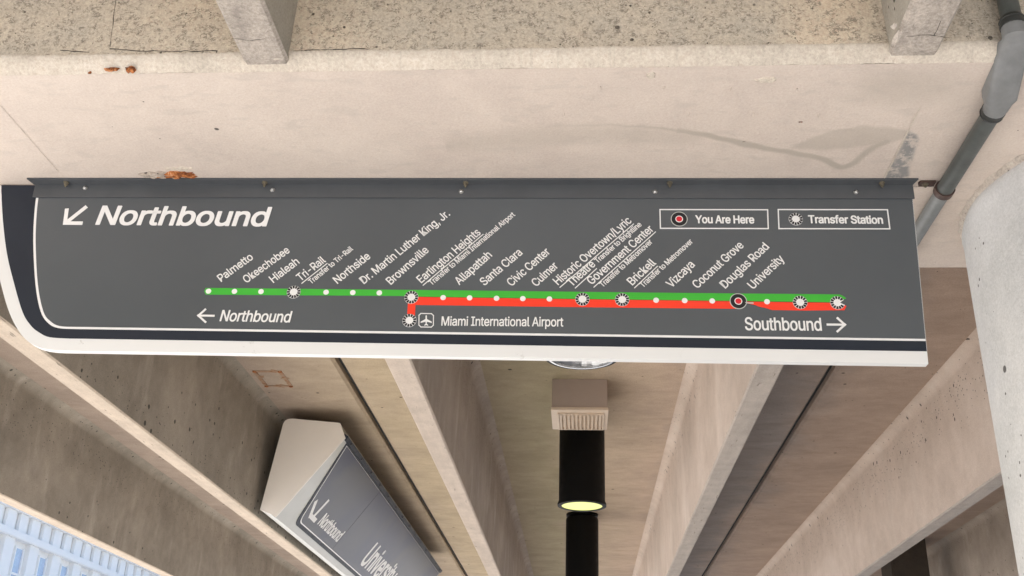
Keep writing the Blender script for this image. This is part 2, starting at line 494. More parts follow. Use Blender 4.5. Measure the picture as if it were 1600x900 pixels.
# ------------------------------------------------------------------ crossbeam
BX0, BX1, BY0, BY1 = -3.55, 5.2, 1.648, 2.574
CH = .024
beam = thing('crossbeam', 'pale concrete crossbeam that the route map sign hangs from', 'concrete beam', (0, 2.11, SOF))
prof = [(BY0, SOF + CH), (BY0, FLG + .30), (BY1, FLG + .30), (BY1, SOF + .012), (BY1 - .012, SOF + .003), (BY0 + CH, SOF + .003)]
bm = bmesh.new(); add_prism(bm, [(BX0, y, z) for y, z in prof], (BX1 - BX0, 0, 0))
me = bm_mesh(bm, 'beam_body')
o = link('beam_body', me, [m_face, m_chamfer], beam)
for p in me.polygons:
    if p.normal.z < -.3 and p.normal.y < -.3: p.material_index = 1
# uneven chamfer strip, chipped along both its edges
bm = bmesh.new(); N = 700; rows = []
for i in range(N + 1):
    x = -1.7 + 3.1 * i / N
    j = lambda s: .0022 * (math.sin(x * 37 + s) * .3 + random.uniform(-1, 1) * .6 + math.sin(x * 9 + s * 2) * .5)
    a = j(0); b = j(3)
    rows.append([bm.verts.new(v) for v in ((x, BY0 - .0012, SOF + CH + .006 + a), (x, BY0 - .002, SOF + CH + a),
                 (x, BY0 + CH * .5 - .0015 + j(1) * .25, SOF + CH * .5 - .0015 + j(2) * .25), (x, BY0 + CH + b, SOF - .0005), (x, BY0 + CH + .004 + b, SOF + .0025))])
for a, b in zip(rows, rows[1:]):
    for k in range(4): bm.faces.new((a[k], b[k], b[k + 1], a[k + 1]))
link('chamfer_edge', bm_mesh(bm, 'chamfer_edge', True, 60), m_chamfer, beam)

# soffit skin with the shapes of the stains drawn into an attribute
def seg_d(p, a, b):
    ax, ay = a; bx, by = b; dx, dy = bx - ax, by - ay
    t = max(0, min(1, ((p[0] - ax) * dx + (p[1] - ay) * dy) / (dx * dx + dy * dy + 1e-12)))
    return math.hypot(p[0] - ax - dx * t, p[1] - ay - dy * t)
def sof_xy(px): 
    q = on_z(px[0], px[1], SOF); return (q.x, q.y)
def inside(p, poly):
    c = False; j = len(poly) - 1
    for i in range(len(poly)):
        if (poly[i][1] > p[1]) != (poly[j][1] > p[1]) and \
           p[0] < (poly[j][0] - poly[i][0]) * (p[1] - poly[i][1]) / (poly[j][1] - poly[i][1]) + poly[i][0]: c = not c
        j = i
    return c
curve = [sof_xy(p) for p in smooth_path([(700, 218), (760, 208), (850, 198), (940, 196), (1030, 200), (1100, 211), (1180, 229), (1260, 243), (1290, 250),
                                         (1315, 262), (1338, 252), (1360, 232), (1385, 222)], 4)]
tide = [sof_xy(p) for p in smooth_path([(1235, 232), (1275, 212), (1330, 199), (1380, 198), (1424, 204)], 4)]
lobe = [sof_xy(p) for p in smooth_path([(1235, 232), (1275, 212), (1330, 199), (1380, 198), (1424, 206), (1395, 222), (1362, 226), (1330, 231), (1290, 234), (1235, 232)], 4)]
under = [sof_xy(p) for p in smooth_path([(640, 226), (760, 208), (850, 198), (940, 196), (1030, 200), (1100, 211), (1060, 225), (960, 222), (860, 228), (700, 236), (640, 226)], 4)]
patch = [sof_xy(p) for p in [(1420, 206), (1432, 211), (1435, 220), (1427, 240), (1420, 262), (1419, 279), (1381, 279), (1390, 262), (1398, 250), (1404, 240), (1412, 222)]]
smear = [sof_xy(p) for p in [(1360, 112), (1490, 108), (1500, 150), (1400, 166), (1330, 150)]]
scr = [(sof_xy((1437, 166)), sof_xy((1380, 281))), (sof_xy((0, 163)), sof_xy((92, 266)))]
X0, X1, Y0, Y1, ST = -1.62, 1.32, BY0 + CH, BY1 - .012, .0048
nx = int((X1 - X0) / ST); ny = int((Y1 - Y0) / ST)
verts, cols = [], []
def bb(poly, m=.05): return (min(p[0] for p in poly) - m, max(p[0] for p in poly) + m, min(p[1] for p in poly) - m, max(p[1] for p in poly) + m)
def near_poly(p, poly, B, soft):
    if not (B[0] < p[0] < B[1] and B[2] < p[1] < B[3]): return 0
    d = min(seg_d(p, poly[k], poly[(k + 1) % len(poly)]) for k in range(len(poly)))
    s = d if inside(p, poly) else -d
    return max(0, min(1, .5 + s / (2 * soft)))
Bs = {k: bb(v) for k, v in dict(lobe=lobe, under=under, patch=patch, smear=smear, curve=curve).items()}
from mathutils import noise as mn
for j in range(ny + 1):
    for i in range(nx + 1):
        x = X0 + (X1 - X0) * i / nx; y = Y0 + (Y1 - Y0) * j / ny
        p = (x + .004 * mn.noise(Vector((x * 30, y * 30, 0))), y + .006 * mn.noise(Vector((x * 25, y * 25, 5))))
        r = g = b = 0.0
        if x > -.3:
            r = max(.55 * near_poly(p, lobe, Bs['lobe'], .005), .36 * near_poly(p, under, Bs['under'], .02), .40 * near_poly(p, smear, Bs['smear'], .03))
            B = Bs['curve']
            if B[0] < p[0] < B[1] and B[2] < p[1] < B[3]:
                d = min(seg_d(p, curve[k], curve[k + 1]) for k in range(len(curve) - 1))
                wd = .012 if x > .2 else .007
                fade = max(0, min(1, (x + .25) / .5))
                r = max(r, .85 * fade * max(0, min(1, (wd - d) / .006)))
            g = near_poly(p, patch, Bs['patch'], .004)
        verts.append((x, y, SOF + .0005 * mn.noise(Vector((x * 8, y * 8, 1)))))
        cols.append((r, g, b, 1))
faces = [(j * (nx + 1) + i, (j + 1) * (nx + 1) + i, (j + 1) * (nx + 1) + i + 1, j * (nx + 1) + i + 1) for j in range(ny) for i in range(nx)]
me = bpy.data.meshes.new('soffit'); me.from_pydata(verts, [], faces)
ca = me.color_attributes.new('stain', 'FLOAT_COLOR', 'POINT')
ca.data.foreach_set('color', [c for q in cols for c in q])
me.polygons.foreach_set('use_smooth', [True] * len(me.polygons))
link('soffit', me, m_soffit, beam)
for a, b in ((BX0, X0), (X1, BX1)):
    box('soffit', (a, Y0, SOF), (b, Y1, SOF + .01), m_soffit, beam)

def hairline(a, b, w, mat, name):
    a = on_z(a[0], a[1], SOF); b = on_z(b[0], b[1], SOF); rnd = random.Random(int(a.x * 999)); n = 40; bm = bmesh.new()
    d = (b - a).normalized(); sd_ = Vector((-d.y, d.x, 0)); L = []
    for k in range(n + 1):
        c = a.lerp(b, k / n) + sd_ * rnd.uniform(-1, 1) * .0006; h = w * rnd.uniform(.25, .7)
        L.append((bm.verts.new(c - sd_ * h - Vector((0, 0, .0012))), bm.verts.new(c + sd_ * h - Vector((0, 0, .0012)))))
    for p, q_ in zip(L, L[1:]): bm.faces.new((p[0], p[1], q_[1], q_[0]))
    return link(name, bm_mesh(bm, name), mat, beam)
hairline((1437, 168), (1381, 279), .0032, m_chamfer, 'pale_scratch')
hairline((0, 163), (92, 268), .0010, m_spall, 'crack')
hairline((1424, 291), (1466, 291), .0012, m_crack, 'crack')
def blob(name, cpx, rx, ry, z, mat, parent, h=.004, seed=1, n=26, jag=.3, label=None):
    """irregular low lump on the soffit, centre at photo pixel cpx"""
    c = on_z(cpx[0], cpx[1], z); rnd = random.Random(seed)
    bm = bmesh.new(); rim = []; mid = []
    for k in range(n):
        a = 2 * math.pi * k / n; f = 1 + rnd.uniform(-jag, jag)
        rim.append(bm.verts.new((c.x + rx * f * math.cos(a), c.y + ry * f * math.sin(a), z + .003)))
        mid.append(bm.verts.new((c.x + rx * f * .7 * math.cos(a), c.y + ry * f * .7 * math.sin(a), z - h * rnd.uniform(.5, 1.3))))
    ct = bm.verts.new((c.x, c.y, z - h))
    for k in range(n):
        j = (k + 1) % n
        bm.faces.new((rim[k], rim[j], mid[j], mid[k])); bm.faces.new((mid[k], mid[j], ct))
    return link(name, bm_mesh(bm, name), mat, parent, label=label)
blob('spalled_concrete', (247, 272), .045, .014, SOF, m_spall, beam, .006, 3, label='broken edge of concrete beside the rust')
blob('rust_spot', (281, 272), .047, .013, SOF, m_rust, beam, .007, 4, label='rusty rebar spall just above the sign bracket')
blob('rust_spot', (250, 275), .012, .004, SOF - .001, m_rust, beam, .005, 44, 10, .5)
blob('spalled_concrete', (283, 263), .040, .006, SOF, m_chamfer, beam, .003, 45)
blob('rust_spot', (203, 109), .0095, .0085, SOF + .001, m_rust, beam, .004, 5, 12, .5)
blob('rust_spot', (174, 109), .014, .0035, SOF + .001, m_rust, beam, .003, 6, 12, .4)
blob('rust_spot', (140, 114), .005, .0018, SOF + .0005, m_rust, beam, .002, 7, 10, .4)
blob('rust_spot', (1251, 190), .006, .002, SOF + .0005, m_rust, beam, .002, 8, 10, .4)

# cracks: hairlines on the near face and along the top of the chamfer
def crack(pts, w, parent, n, name='crack'):
    bm = bmesh.new()
    rnd = random.Random(len(pts) + int(pts[0].x * 100))
    P = []
    for a, b in zip(pts, pts[1:]):
        m = max(2, int((b - a).length / .012))
        for k in range(m):
            q = a.lerp(b, k / m); q += Vector((rnd.uniform(-1, 1), 0, rnd.uniform(-1, 1))) * .0012; P.append(q)
    P.append(pts[-1])
    n = Vector(n)
    for a, b in zip(P, P[1:]):
        d = (b - a).normalized(); s = d.cross(n).normalized() * w * rnd.uniform(.3, .8)
        vs = [bm.verts.new(v + n * .0007) for v in (a - s, b - s, b + s, a + s)]
        bm.faces.new(vs)
    return link(name, bm_mesh(bm, name), m_crack, parent)
fy = lambda x, y: on_y(x, y, BY0)
NF = (0, -1, 0)
crack([fy(188, -30), fy(181, 0), fy(176, 40), fy(172, 74)], .0009, beam, NF)
crack([fy(172, 76), fy(200, 79), fy(240, 80), fy(340, 80)], .0016, beam, NF)
crack([fy(95, 79), fy(140, 82)], .0016, beam, NF)
for px_, py_ in ((938, 137), (1038, 137), (1141, 139), (1245, 140), (881, 178), (1076, 178), (1177, 178), (1279, 180)):
    blob('form_mark', (px_, py_), .0028, .009, SOF + .0008, m_soffit, beam, .0022, px_, 10, .1)
blob('form_mark', (1197, 124), .022, .009, SOF + .0005, m_chamfer, beam, .004, 33, 14, .3)
blob('form_mark', (1016, 117), .010, .012, SOF + .0005, m_chamfer, beam, .003, 34, 12, .4)
crack([fy(445, 80), fy(520, 78), fy(560, 76), fy(590, 79)], .0014, beam, NF)

# ------------------------------------------------------------------ double tees
def stem_profile(cx, zb):
    b = .045; z1 = FLG - .055
    R_ = []
    R_ += [(b - .006, zb), (b, zb + .006), (b + .013, z1)]
    for k in range(1, 9):
        a = math.pi / 2 * k / 8
        R_.append((b + .013 + .05 * (1 - math.cos(a)), z1 + .055 * math.sin(a)))
    R_.append((b + .063, FLG + .02))
    return [(cx - x, z) for x, z in reversed(R_)] + [(cx + x, z) for x, z in R_]
def tee(label, cx, y0, y1, mats, zb=SOF, joint=.015):
    t = thing('double_tee', label, 'concrete ceiling', (cx, y0, FLG), 'double tee ceiling units')
    for s, m in zip((-1, 1), mats):
        c = cx + s * .6225
        bm = bmesh.new(); N = max(2, int((y1 - y0) / .5)); pr = stem_profile(c, zb)
        rings = [[bm.verts.new((x, y0 + (y1 - y0) * k / N, z)) for x, z in pr] for k in range(N + 1)]
        for a, b in zip(rings, rings[1:]):
            for i in range(len(pr) - 1): bm.faces.new((a[i], a[i + 1], b[i + 1], b[i]))
        bm.faces.new(rings[0]); bm.faces.new(list(reversed(rings[-1])))
        link('stem', bm_mesh(bm, 'stem', True, 30), m, t)
    h = 1.245 - joint
    e = .015                                          # bevelled joint edges
    pts = [(cx - h, FLG + e), (cx - h + e, FLG), (cx + h - e, FLG), (cx + h, FLG + e), (cx + h, FLG + .12), (cx - h, FLG + .12)]
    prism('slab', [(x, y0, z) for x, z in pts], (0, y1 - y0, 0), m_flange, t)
    return t
YF0, YF1 = BY1 + .002, 13.6
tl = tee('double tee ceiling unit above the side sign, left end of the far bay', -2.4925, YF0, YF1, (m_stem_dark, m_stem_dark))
tm = tee('double tee ceiling unit above the row of black downlights', 0, YF0, YF1, (m_stem_mid, m_stem_lit))
tr = tee('double tee ceiling unit seen to the right of the long dark joint', 2.4925, YF0, YF1, (m_stem_lit, m_stem_mid))
tee('double tee ceiling unit mostly hidden behind the round column', 4.985, YF0, YF1, (m_stem_lit, m_stem_mid))
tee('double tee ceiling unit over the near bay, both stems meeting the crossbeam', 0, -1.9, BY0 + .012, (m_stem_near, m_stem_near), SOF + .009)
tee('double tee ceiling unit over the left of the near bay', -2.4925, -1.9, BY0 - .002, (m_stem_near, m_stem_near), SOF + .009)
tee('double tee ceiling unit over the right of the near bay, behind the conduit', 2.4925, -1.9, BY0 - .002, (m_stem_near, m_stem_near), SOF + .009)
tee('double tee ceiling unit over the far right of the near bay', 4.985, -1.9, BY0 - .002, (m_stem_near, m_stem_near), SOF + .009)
# open dark joints between the units
for x in (-1.24625, 1.24625):
    box('joint_filler', (x - .0140, YF0, FLG + .04), (x + .0140, YF1, FLG + .06), m_shadowgap, tm)
# roof deck on top keeps daylight out of the joints
box('roof_deck', (-3.8, -1.95, FLG + .31), (6.3, 13.7, FLG + .45), m_paving, kind='structure')

near_t = [o for o in COL.objects if o.name.startswith('double_tee') and 'both stems' in o.get('label', '')][0]
gz = lambda x, y: on_z(x, y, SOF + .009)
ND = (0, 0, -1)
def crack_z(pts, w):
    P = []; rnd = random.Random(int(pts[0].x * 1000))
    for a, b in zip(pts, pts[1:]):
        m = max(2, int((b - a).length / .01))
        P += [a.lerp(b, k / m) + Vector((0, rnd.uniform(-1, 1) * .0018, 0)) for k in range(m)]
    P.append(pts[-1]); bm = bmesh.new()
    for a, b in zip(P, P[1:]):
        d = (b - a).normalized(); sd_ = d.cross(Vector(ND)).normalized() * w * rnd.uniform(.35, .8)
        bm.faces.new([bm.verts.new(v + Vector((0, 0, -.0006))) for v in (a - sd_, b - sd_, b + sd_, a + sd_)])
    link('crack', bm_mesh(bm, 'crack'), m_crack, near_t)
crack_z([gz(1416, 57), gz(1440, 55), gz(1462, 55), gz(1485, 59)], .0012)
crack_z([gz(1459, 55), gz(1464, 47), gz(1470, 32)], .0010)
crack_z([gz(362, 60), gz(390, 63), gz(415, 60)], .0007)
def stem_lump(x, y, rx, ry, h, mat, seed):
    c = gz(x, y); rnd = random.Random(seed); bm = bmesh.new(); n = 16
    rim = [bm.verts.new((c.x + rx * math.cos(2 * math.pi * k / n) * rnd.uniform(.6, 1.2), c.y + ry * math.sin(2 * math.pi * k / n) * rnd.uniform(.6, 1.2), c.z + .001)) for k in range(n)]
    ct = bm.verts.new((c.x, c.y, c.z - h))
    for k in range(n): bm.faces.new((rim[k], rim[(k + 1) % n], ct))
    link('mortar_lump', bm_mesh(bm, 'mortar_lump', True, 60), mat, near_t)
stem_lump(375, 64, .006, .003, .002, m_chamfer, 1)
stem_lump(432, 92, .012, .003, .003, m_chamfer, 2)
stem_lump(1402, 60, .008, .028, .004, m_collar, 3)
stem_lump(1397, 42, .006, .010, .006, m_collar, 4)

# rusty embedded plate on the slab
f = lambda x, y: on_z(x, y, FLG - .002)
q = [f(394, 580), f(440, 577), f(458, 604), f(414, 607)]
pc = sum(q, Vector()) / 4
pl_ = Plane((pc.x, pc.y, FLG), (1, 0, 0), (0, -1, 0))
px, py = .068, .115
bm = bmesh.new(); outline_bm(bm, pl_, [(-px, -py), (px, -py), (px, py), (-px, py)], .02, -.004, .003)
link('embedded_plate', bm_mesh(bm, 'embedded_plate'), m_rust_faint, tl, label='rust outlined square plate in the slab')
for a in (-1, 1):
    for b in (-1, 1): poly_part(pl_, 'nail', circle_uv((a * px, b * py), .011, 10), -.002, .006, m_rust, tl)
for k, (a, b, r_) in enumerate(((-.9, .3, .022), (.2, -1.0, .026), (1.0, .1, .018), (.5, 1.05, .02))):
    poly_part(pl_, 'rust_stain', [(a * px + r_ * random.uniform(.5, 1.4) * math.cos(t_ * .63), b * py + r_ * random.uniform(.5, 1.4) * math.sin(t_ * .63)) for t_ in range(10)], -.002, .0012 + k * .0002, m_rust_faint, tl)

# far crossbeam and the post in front of it
fb = thing('crossbeam', 'far crossbeam closing the ceiling bay behind the sign', 'concrete beam', (0, 14, SOF))
box('beam_body', (BX0, 13.62, SOF), (BX1, 14.5, FLG + .30), m_stem_mid, fb)
a = on_y(1395, 900, 9.0); b = on_y(1451, 880, 9.0)
pt = thing('ceiling_post', 'dark brown concrete post below the stem at lower right', 'post', ((a.x + b.x) / 2, 9.15, 0))
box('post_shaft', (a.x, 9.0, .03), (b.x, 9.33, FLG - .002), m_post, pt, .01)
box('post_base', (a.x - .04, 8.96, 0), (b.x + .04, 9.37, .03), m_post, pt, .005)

# ------------------------------------------------------------------ round column
cx, cy, cr = 1.336, 2.2, .434
col = thing('round_column', 'pale grey round concrete column at the right edge', 'column', (cx, cy, 0))
bm = bmesh.new(); N = 96; rings = []
zs = [(0, cr), (1.0, cr), (1.8, cr), (2.3, cr), (2.6, cr), (SOF - .09, cr), (SOF - .05, cr - .001), (SOF - .03, cr + .001), (SOF - .012, cr - .004), (SOF + .002, cr - .010)]
for z, r in zs:
    rings.append([bm.verts.new((cx + (r + .0015 * mn.noise(Vector((math.cos(2 * math.pi * k / N) * 4, math.sin(2 * math.pi * k / N) * 4, z * 3)))) * math.cos(2 * math.pi * k / N),
                                cy + r * math.sin(2 * math.pi * k / N), z)) for k in range(N)])
for a, b in zip(rings, rings[1:]):
    for k in range(N): bm.faces.new((a[k], a[(k + 1) % N], b[(k + 1) % N], b[k]))
link('column_shaft', bm_mesh(bm, 'column_shaft', True, 60), m_column, col)
# mortar squeezed out where the column meets the soffit
bm = bmesh.new(); N = 260; rg = []
for k in range(N):
    a = 2 * math.pi * k / N; w_ = -.008 + .006 * mn.noise(Vector((math.cos(a) * 9, math.sin(a) * 9, 0))) + .003 * random.uniform(-1, 1)
    rg.append([bm.verts.new((cx + r * math.cos(a), cy + r * math.sin(a), z)) for r, z in
               ((cr + .012 + w_, SOF + .002), (cr + .006 + w_ * .6, SOF - .004 - .002 * random.random()), (cr - .004, SOF - .014), (cr - .015, SOF - .012))])
for k in range(N):
    a, b = rg[k], rg[(k + 1) % N]
    for j in range(3): bm.faces.new((a[j], b[j], b[j + 1], a[j + 1]))
link('mortar_collar', bm_mesh(bm, 'mortar_collar', True, 60), m_collar, col)

# ------------------------------------------------------------------ ROUTE MAP SIGN
A = on_z(57, 287.5, SOF); B = on_z(1423, 288.5, SOF)
A.z = B.z = SOF
S = Plane(A, B - A, (0, 0, 1))
sign = thing('route_map_sign', 'long grey and white transit route map sign under the crossbeam', 'sign', A)
uv = S.uv
def uvs(pts): return [uv(*p) for p in pts]
TOPV = -.004
def edge_r(y): return 1423.5 + (y - 285) * .0953
def board(name, left, y_bot, dx, n0, n1, mat):
    p = uvs(smooth_path(left, 5)); rb = uv(edge_r(y_bot) - dx, y_bot); rt = uv(edge_r(285) - dx, 285)
    p[0] = (p[0][0], TOPV - dx * .0001)
    p = p + [rb, (rt[0], TOPV - dx * .0001)]
    return poly_part(S, name, p, n0, n1, mat, sign)
white_l = [(-17, 291), (-14, 340), (-9, 392), (0, 438), (14, 487), (32, 521), (53, 539), (82, 546.5), (130, 548)]
navy_l = [(2, 291), (5, 345), (11, 395), (21, 438), (35.5, 487.5), (49, 509.5), (62, 520), (78, 527), (110, 529)]
line_l = [(60, 291), (55, 325), (52.5, 377), (56, 445), (64, 487), (76, 505.5), (92, 513), (120, 514.5)]
grey_l = [(64, 291), (59, 325), (56.5, 377), (60, 445), (68.5, 487), (79.5, 502.5), (94, 510), (120, 511.2)]
board('white_board', white_l, 568.5, 0, -.018, 0, m_band)
board('navy_border', navy_l, 549, .8, -.001, .0012, m_sign_navy)
board('white_pinstripe', line_l, 533.3, 1.2, .0005, .0018, m_sign_white)
board('grey_panel', grey_l, 530, 1.6, .0010, .0026, m_sign_grey)
T0, T1 = .0028, .0038
# hanging bracket: an angle bolted to the soffit and screwed to the board
ub0 = uv(57, 290)[0]; ub1 = uv(1422, 290)[0] + .004
vb = uv(740, 311)[1]
ang = thing_part = None
bm = bmesh.new()
lipN = .030
add_prism(bm, [S.P(ub0 - .004, -.0005, .0032), S.P(ub0 - .010, -.0005, lipN), S.P(ub1 + .006, -.0005, lipN), S.P(ub1, -.0005, .0032)], (0, 0, -.0035))
br = link('bracket', bm_mesh(bm, 'bracket'), m_bracket, sign)
bm = bmesh.new()
add_prism(bm, [S.P(ub0, -.0038, .0030), S.P(ub1, -.0038, .0030), S.P(ub1, vb, .0030), S.P(ub0 + .001, vb, .0030)], S.N * .0035)
link('bracket_leg', bm_mesh(bm, 'bracket_leg'), m_bracket, br)
def hexbolt(c, axis, r, h, mat, parent, name, dome=False):
    axis = Vector(axis).normalized(); s = axis.orthogonal().normalized(); u = axis.cross(s)
    bm = bmesh.new()
    if dome:
        rings = [(r * 1.25, 0), (r * 1.25, h * .25), (r, h * .3), (r * .85, h * .75), (r * .45, h)]
        add_tube(bm, [c + axis * z for _, z in rings], [q for q, _ in rings], 14)
    else:
        add_tube(bm, [c, c + axis * h * .25], r * 1.5, 14)
        add_prism(bm, [c + axis * h * .2 + (s * math.cos(a) + u * math.sin(a)) * r for a in (math.pi / 3 * k for k in range(6))], axis * h * .7)
        add_tube(bm, [c + axis * h * .8, c + axis * h * 1.35], r * .5, 10)
    return link(name, bm_mesh(bm, name, True, 30), mat, parent)
for x in (101, 412, 727, 1047, 1380):
    p = on_z(x, 281.5, SOF - .004); q = S.P((p - S.O).dot(S.U), 0, lipN * .52); q.z = SOF - .004
    hexbolt(q, (0, 0, -1), .0045, .009, m_bolt, br, 'anchor_bolt')
for x, y in ((135, 296), (427, 299), (721, 301.5), (1023, 302), (1336, 302.5)):
    u, v = uv(x, y); hexbolt(S.P(u, v, .0064), S.N, .0045, .005, m_zinc, br, 'screw', True)

# lettering
PX = (uv(900, 400)[0] - uv(800, 400)[0]) / 100.0     # metres per photo pixel on the sign
def tx(s, a, b, cap_px, weight=.016, shear=0.0, name='lettering', dx=0, dy=0):
    return text_part(S, s, uv(a[0] + dx, a[1] + dy), uv(b[0] + dx, b[1] + dy), cap_px * PX * 1.02, m_letter, sign, T0, T1, weight, shear, name)
tx('Northbound', (151, 351.5), (420.5, 354), 33.0, .020, .13)
tx('Northbound', (344, 502.5), (455, 504.5), 18, .010, .13)
tx('Southbound', (1164.5, 516.5), (1283.5, 517.5), 20, .010)
tx('Miami International Airport', (690, 509.5), (880, 511), 14.6, .008)
tx('You Are Here', (1087, 349.5), (1178, 350), 13.2, .02)
tx('Transfer Station', (1263.5, 349.5), (1379, 350.5), 13.2, .02)
big = [('Palmetto', (346.5, 441.5), (397, 405)), ('Okeechobee', (386, 443.5), (454, 394.5)), ('Hialeah', (428, 443), (469, 412)),
       ('Tri-Rail', (470.5, 440.5), (510, 409.5)), ('Northside', (528, 444.5), (580, 403.5)), ('Dr. Martin Luther King, Jr.', (569.5, 445), (704, 337)),
       ('Brownsville', (611.5, 446), (671, 393.5)), ('Earlington Heights', (659, 443.5), (752, 366)), ('Allapattah', (718, 446.5), (769.5, 401)),
       ('Santa Clara', (757.5, 447.5), (817, 397.5)), ('Civic Center', (799.7, 448.5), (860.5, 396)), ('Culmer', (838.5, 449), (873, 418)),
       ('Historic Overtown/Lyric', (872.5, 446.5), (987.5, 347.5)), ('Theatre', (894, 449), (931, 415.5)), ('Government Center', (925, 446), (1022, 360.5)),
       ('Brickell', (988.5, 447), (1025.5, 413)), ('Vizcaya', (1049.5, 451), (1086, 416)), ('Coconut Grove', (1090, 452), (1162.5, 386)),
       ('Douglas Road', (1133.5, 452), (1202, 388)), ('University', (1177, 453), (1226, 407))]
for s, a, b in big: tx(s, a, b, 13.4, .007, name='station_name')
small = [('Transfer to Tri-Rail', (487, 445), (552.5, 391)), ('Transfer to Miami International Airport', (675, 447), (805.5, 337.5)),
         ('Transfer to Brightline', (934, 412.5), (1003, 353)), ('Transfer to Metromover', (942, 450), (1020, 380)),
         ('Transfer to Metromover', (1005, 450.5), (1083, 379.5))]
for s, a, b in small: tx(s, a, b, 8.8, .008, name='transfer_note')
for a, b in (((471, 443.2), (511.5, 411.5)), ((660.5, 446.2), (755, 366)), ((874, 449.5), (989.8, 349.8)), ((898, 450.5), (932, 419.5)),
             ((927, 449.2), (1024, 362.2)), ((990.5, 450.3), (1027, 415.8))):
    poly_part(S, 'underline', bar_uv(uv(a[0] + .5, a[1] + .8), uv(b[0] + .5, b[1] + .8), 1.35 * PX), T0, T1 - .0002, m_letter, sign)
# arrows
def arrow(pl, shaft, heads, w, parent, n0=T0, n1=T1, f_=uv):
    polys = [bar_uv(f_(*shaft[0]), f_(*shaft[1]), w)] + [bar_uv(f_(*a), f_(*b), w) for a, b in heads]
    return multi_part(pl, 'arrow', polys, n0, n1, m_letter, parent)
arrow(S, ((136.5, 323.5), (106, 347.5)), (((105.5, 327), (102.2, 352)), ((101.5, 349.5), (130, 349.8))), 6.2 * PX, sign)
arrow(S, ((336, 494.3), (311, 494)), (((322.5, 483.5), (309.5, 495.2)), ((309.5, 492.8), (322.5, 504.8))), 3.1 * PX, sign)
arrow(S, ((1291, 508), (1319, 508.3)), (((1307, 497), (1320.8, 509.5)), ((1320.8, 507), (1307, 519.6))), 3.2 * PX, sign)
# legend boxes
outline_part(S, 'legend_frame', uvs([(1031, 328.5), (1199, 328.8), (1200, 358.3), (1031.7, 357.8)]), 1.8 * PX, T0, T1, m_letter, sign)
outline_part(S, 'legend_frame', uvs([(1215.5, 328.5), (1386, 328.8), (1389.7, 358.6), (1216.7, 358.3)]), 1.8 * PX, T0, T1, m_letter, sign)
# route lines
yg = lambda x: 450.3 + (x - 322) * .0109                       # upper edge of the green line
ym = lambda x: 453.6 + 10.8 + (x - 643) * .0132                # seam between green and red
yr = lambda x: 477.2 + (x - 649) * .0122                       # lower edge of the red line
G = [(322, yg(322) + .5), (700, yg(700)), (1000, yg(1000) + .3), (1311, 461.0), (1316, 463), (1322, 467), (1314, 470), (1312, 473.6), (1300, ym(1300)), (643, ym(643)), (643, 463.5), (322, 461.2), (319.5, 456)]
G = [(x, y) for x, y in G]
poly_part(S, 'green_route_line', uvs(G), T0 - .0005, T0 + .0004, m_green, sign)
Rl = [(650, ym(650) - .3), (1152, ym(1152) - .3), (1152, yr(1152)), (900, yr(900) + .4), (649.5, yr(649.5)), (648.5, 495), (636.5, 494.5), (637.8, 470)]
poly_part(S, 'red_route_line', uvs(Rl), T0 - .0005, T0 + .0002, m_red, sign)
Rr = [(1178, ym(1178) + .2), (1312, 473.8), (1322, 479), (1319, 485.5), (1260, 486), (1206, 485.2), (1196, 482), (1186, 480), (1180, 477.5), (1166, 474.5), (1166, ym(1166))]
poly_part(S, 'red_route_line', uvs(Rr), T0 - .0005, T0 + .0002, m_red, sign)
poly_part(S, 'line_seam', bar_uv(uv(650, ym(650) + .1), uv(1312, 473.9), .55 * PX), T0 - .0004, T0 + .0005, m_strap, sign)
for p in ((326.5, 456), (367, 456.3), (408.5, 456.6), (510, 457.6), (551.7, 458.2), (593, 458.6), (692.7, 466), (734, 466.4), (776, 467.1),
          (817, 467.6), (858.5, 468.1), (1025, 470.1), (1069.5, 470.6), (1112.5, 471.2), (1198, 472.4)):
    poly_part(S, 'station_dot', circle_uv(uv(*p), 4.3 * PX), T0, T1, m_letter, sign)
def transfer(p, r=10.9, torn=False):
    c = uv(*p); r *= PX
    mk = poly_part(S, 'transfer_marker', circle_uv(c, r, 40), T0 - .0004, T0 + .0008, m_letter, sign)
    polys = []
    for k in range(13):
        a = 2 * math.pi * (k + .5) / 13; h = .178
        if torn and abs(((a + math.pi) % (2 * math.pi)) - math.pi) < .45: continue
        polys.append([(c[0] + q * r * math.cos(a + e), c[1] + q * r * math.sin(a + e)) for q, e in ((.56, -h), (.98, -h), (.98, h), (.56, h))])
    multi_part(S, 'tick', polys, T0 + .0004, T0 + .0012, m_black, mk)
    if torn:
        poly_part(S, 'torn_notch', [(c[0] + .35 * r, c[1] + .02 * r), (c[0] + .85 * r, c[1] + .4 * r), (c[0] + 1.15 * r, c[1] + .35 * r), (c[0] + 1.15 * r, c[1] - .35 * r), (c[0] + .8 * r, c[1] - .25 * r)],
                  T0, T0 + .0010, m_sign_grey, mk)
for p in ((459.5, 457.2), (643, 465.5), (910, 468.5), (972, 469.2), (1249.7, 473.4), (640, 501.6), (1243, 343.4)): transfer(p)
transfer((1308, 474), torn=True)
def here(p, r=12.4):
    c = uv(*p); r *= PX
    mk = poly_part(S, 'you_are_here_marker', circle_uv(c, r, 40), T0 - .0003, T0 + .0009, m_black, sign)
    ring_part(S, 'outer_ring', c, r * 1.06, r * .97, T0, T0 + .0011, m_tray, mk)
    ring_part(S, 'inner_ring', c, r * .48, r * .38, T0, T0 + .0013, m_letter, mk)
    poly_part(S, 'centre_dot', circle_uv(c, r * .385, 24), T0, T0 + .0012, m_crim, mk)
here((1061, 343.4)); here((1153.3, 471.6), 12.2)
poly_part(S, 'peeled_strip', uvs([(1163, 473), (1177, 473.6), (1177, 475.6), (1166, 474.8)]), T0, T0 + .001, m_tray, sign)
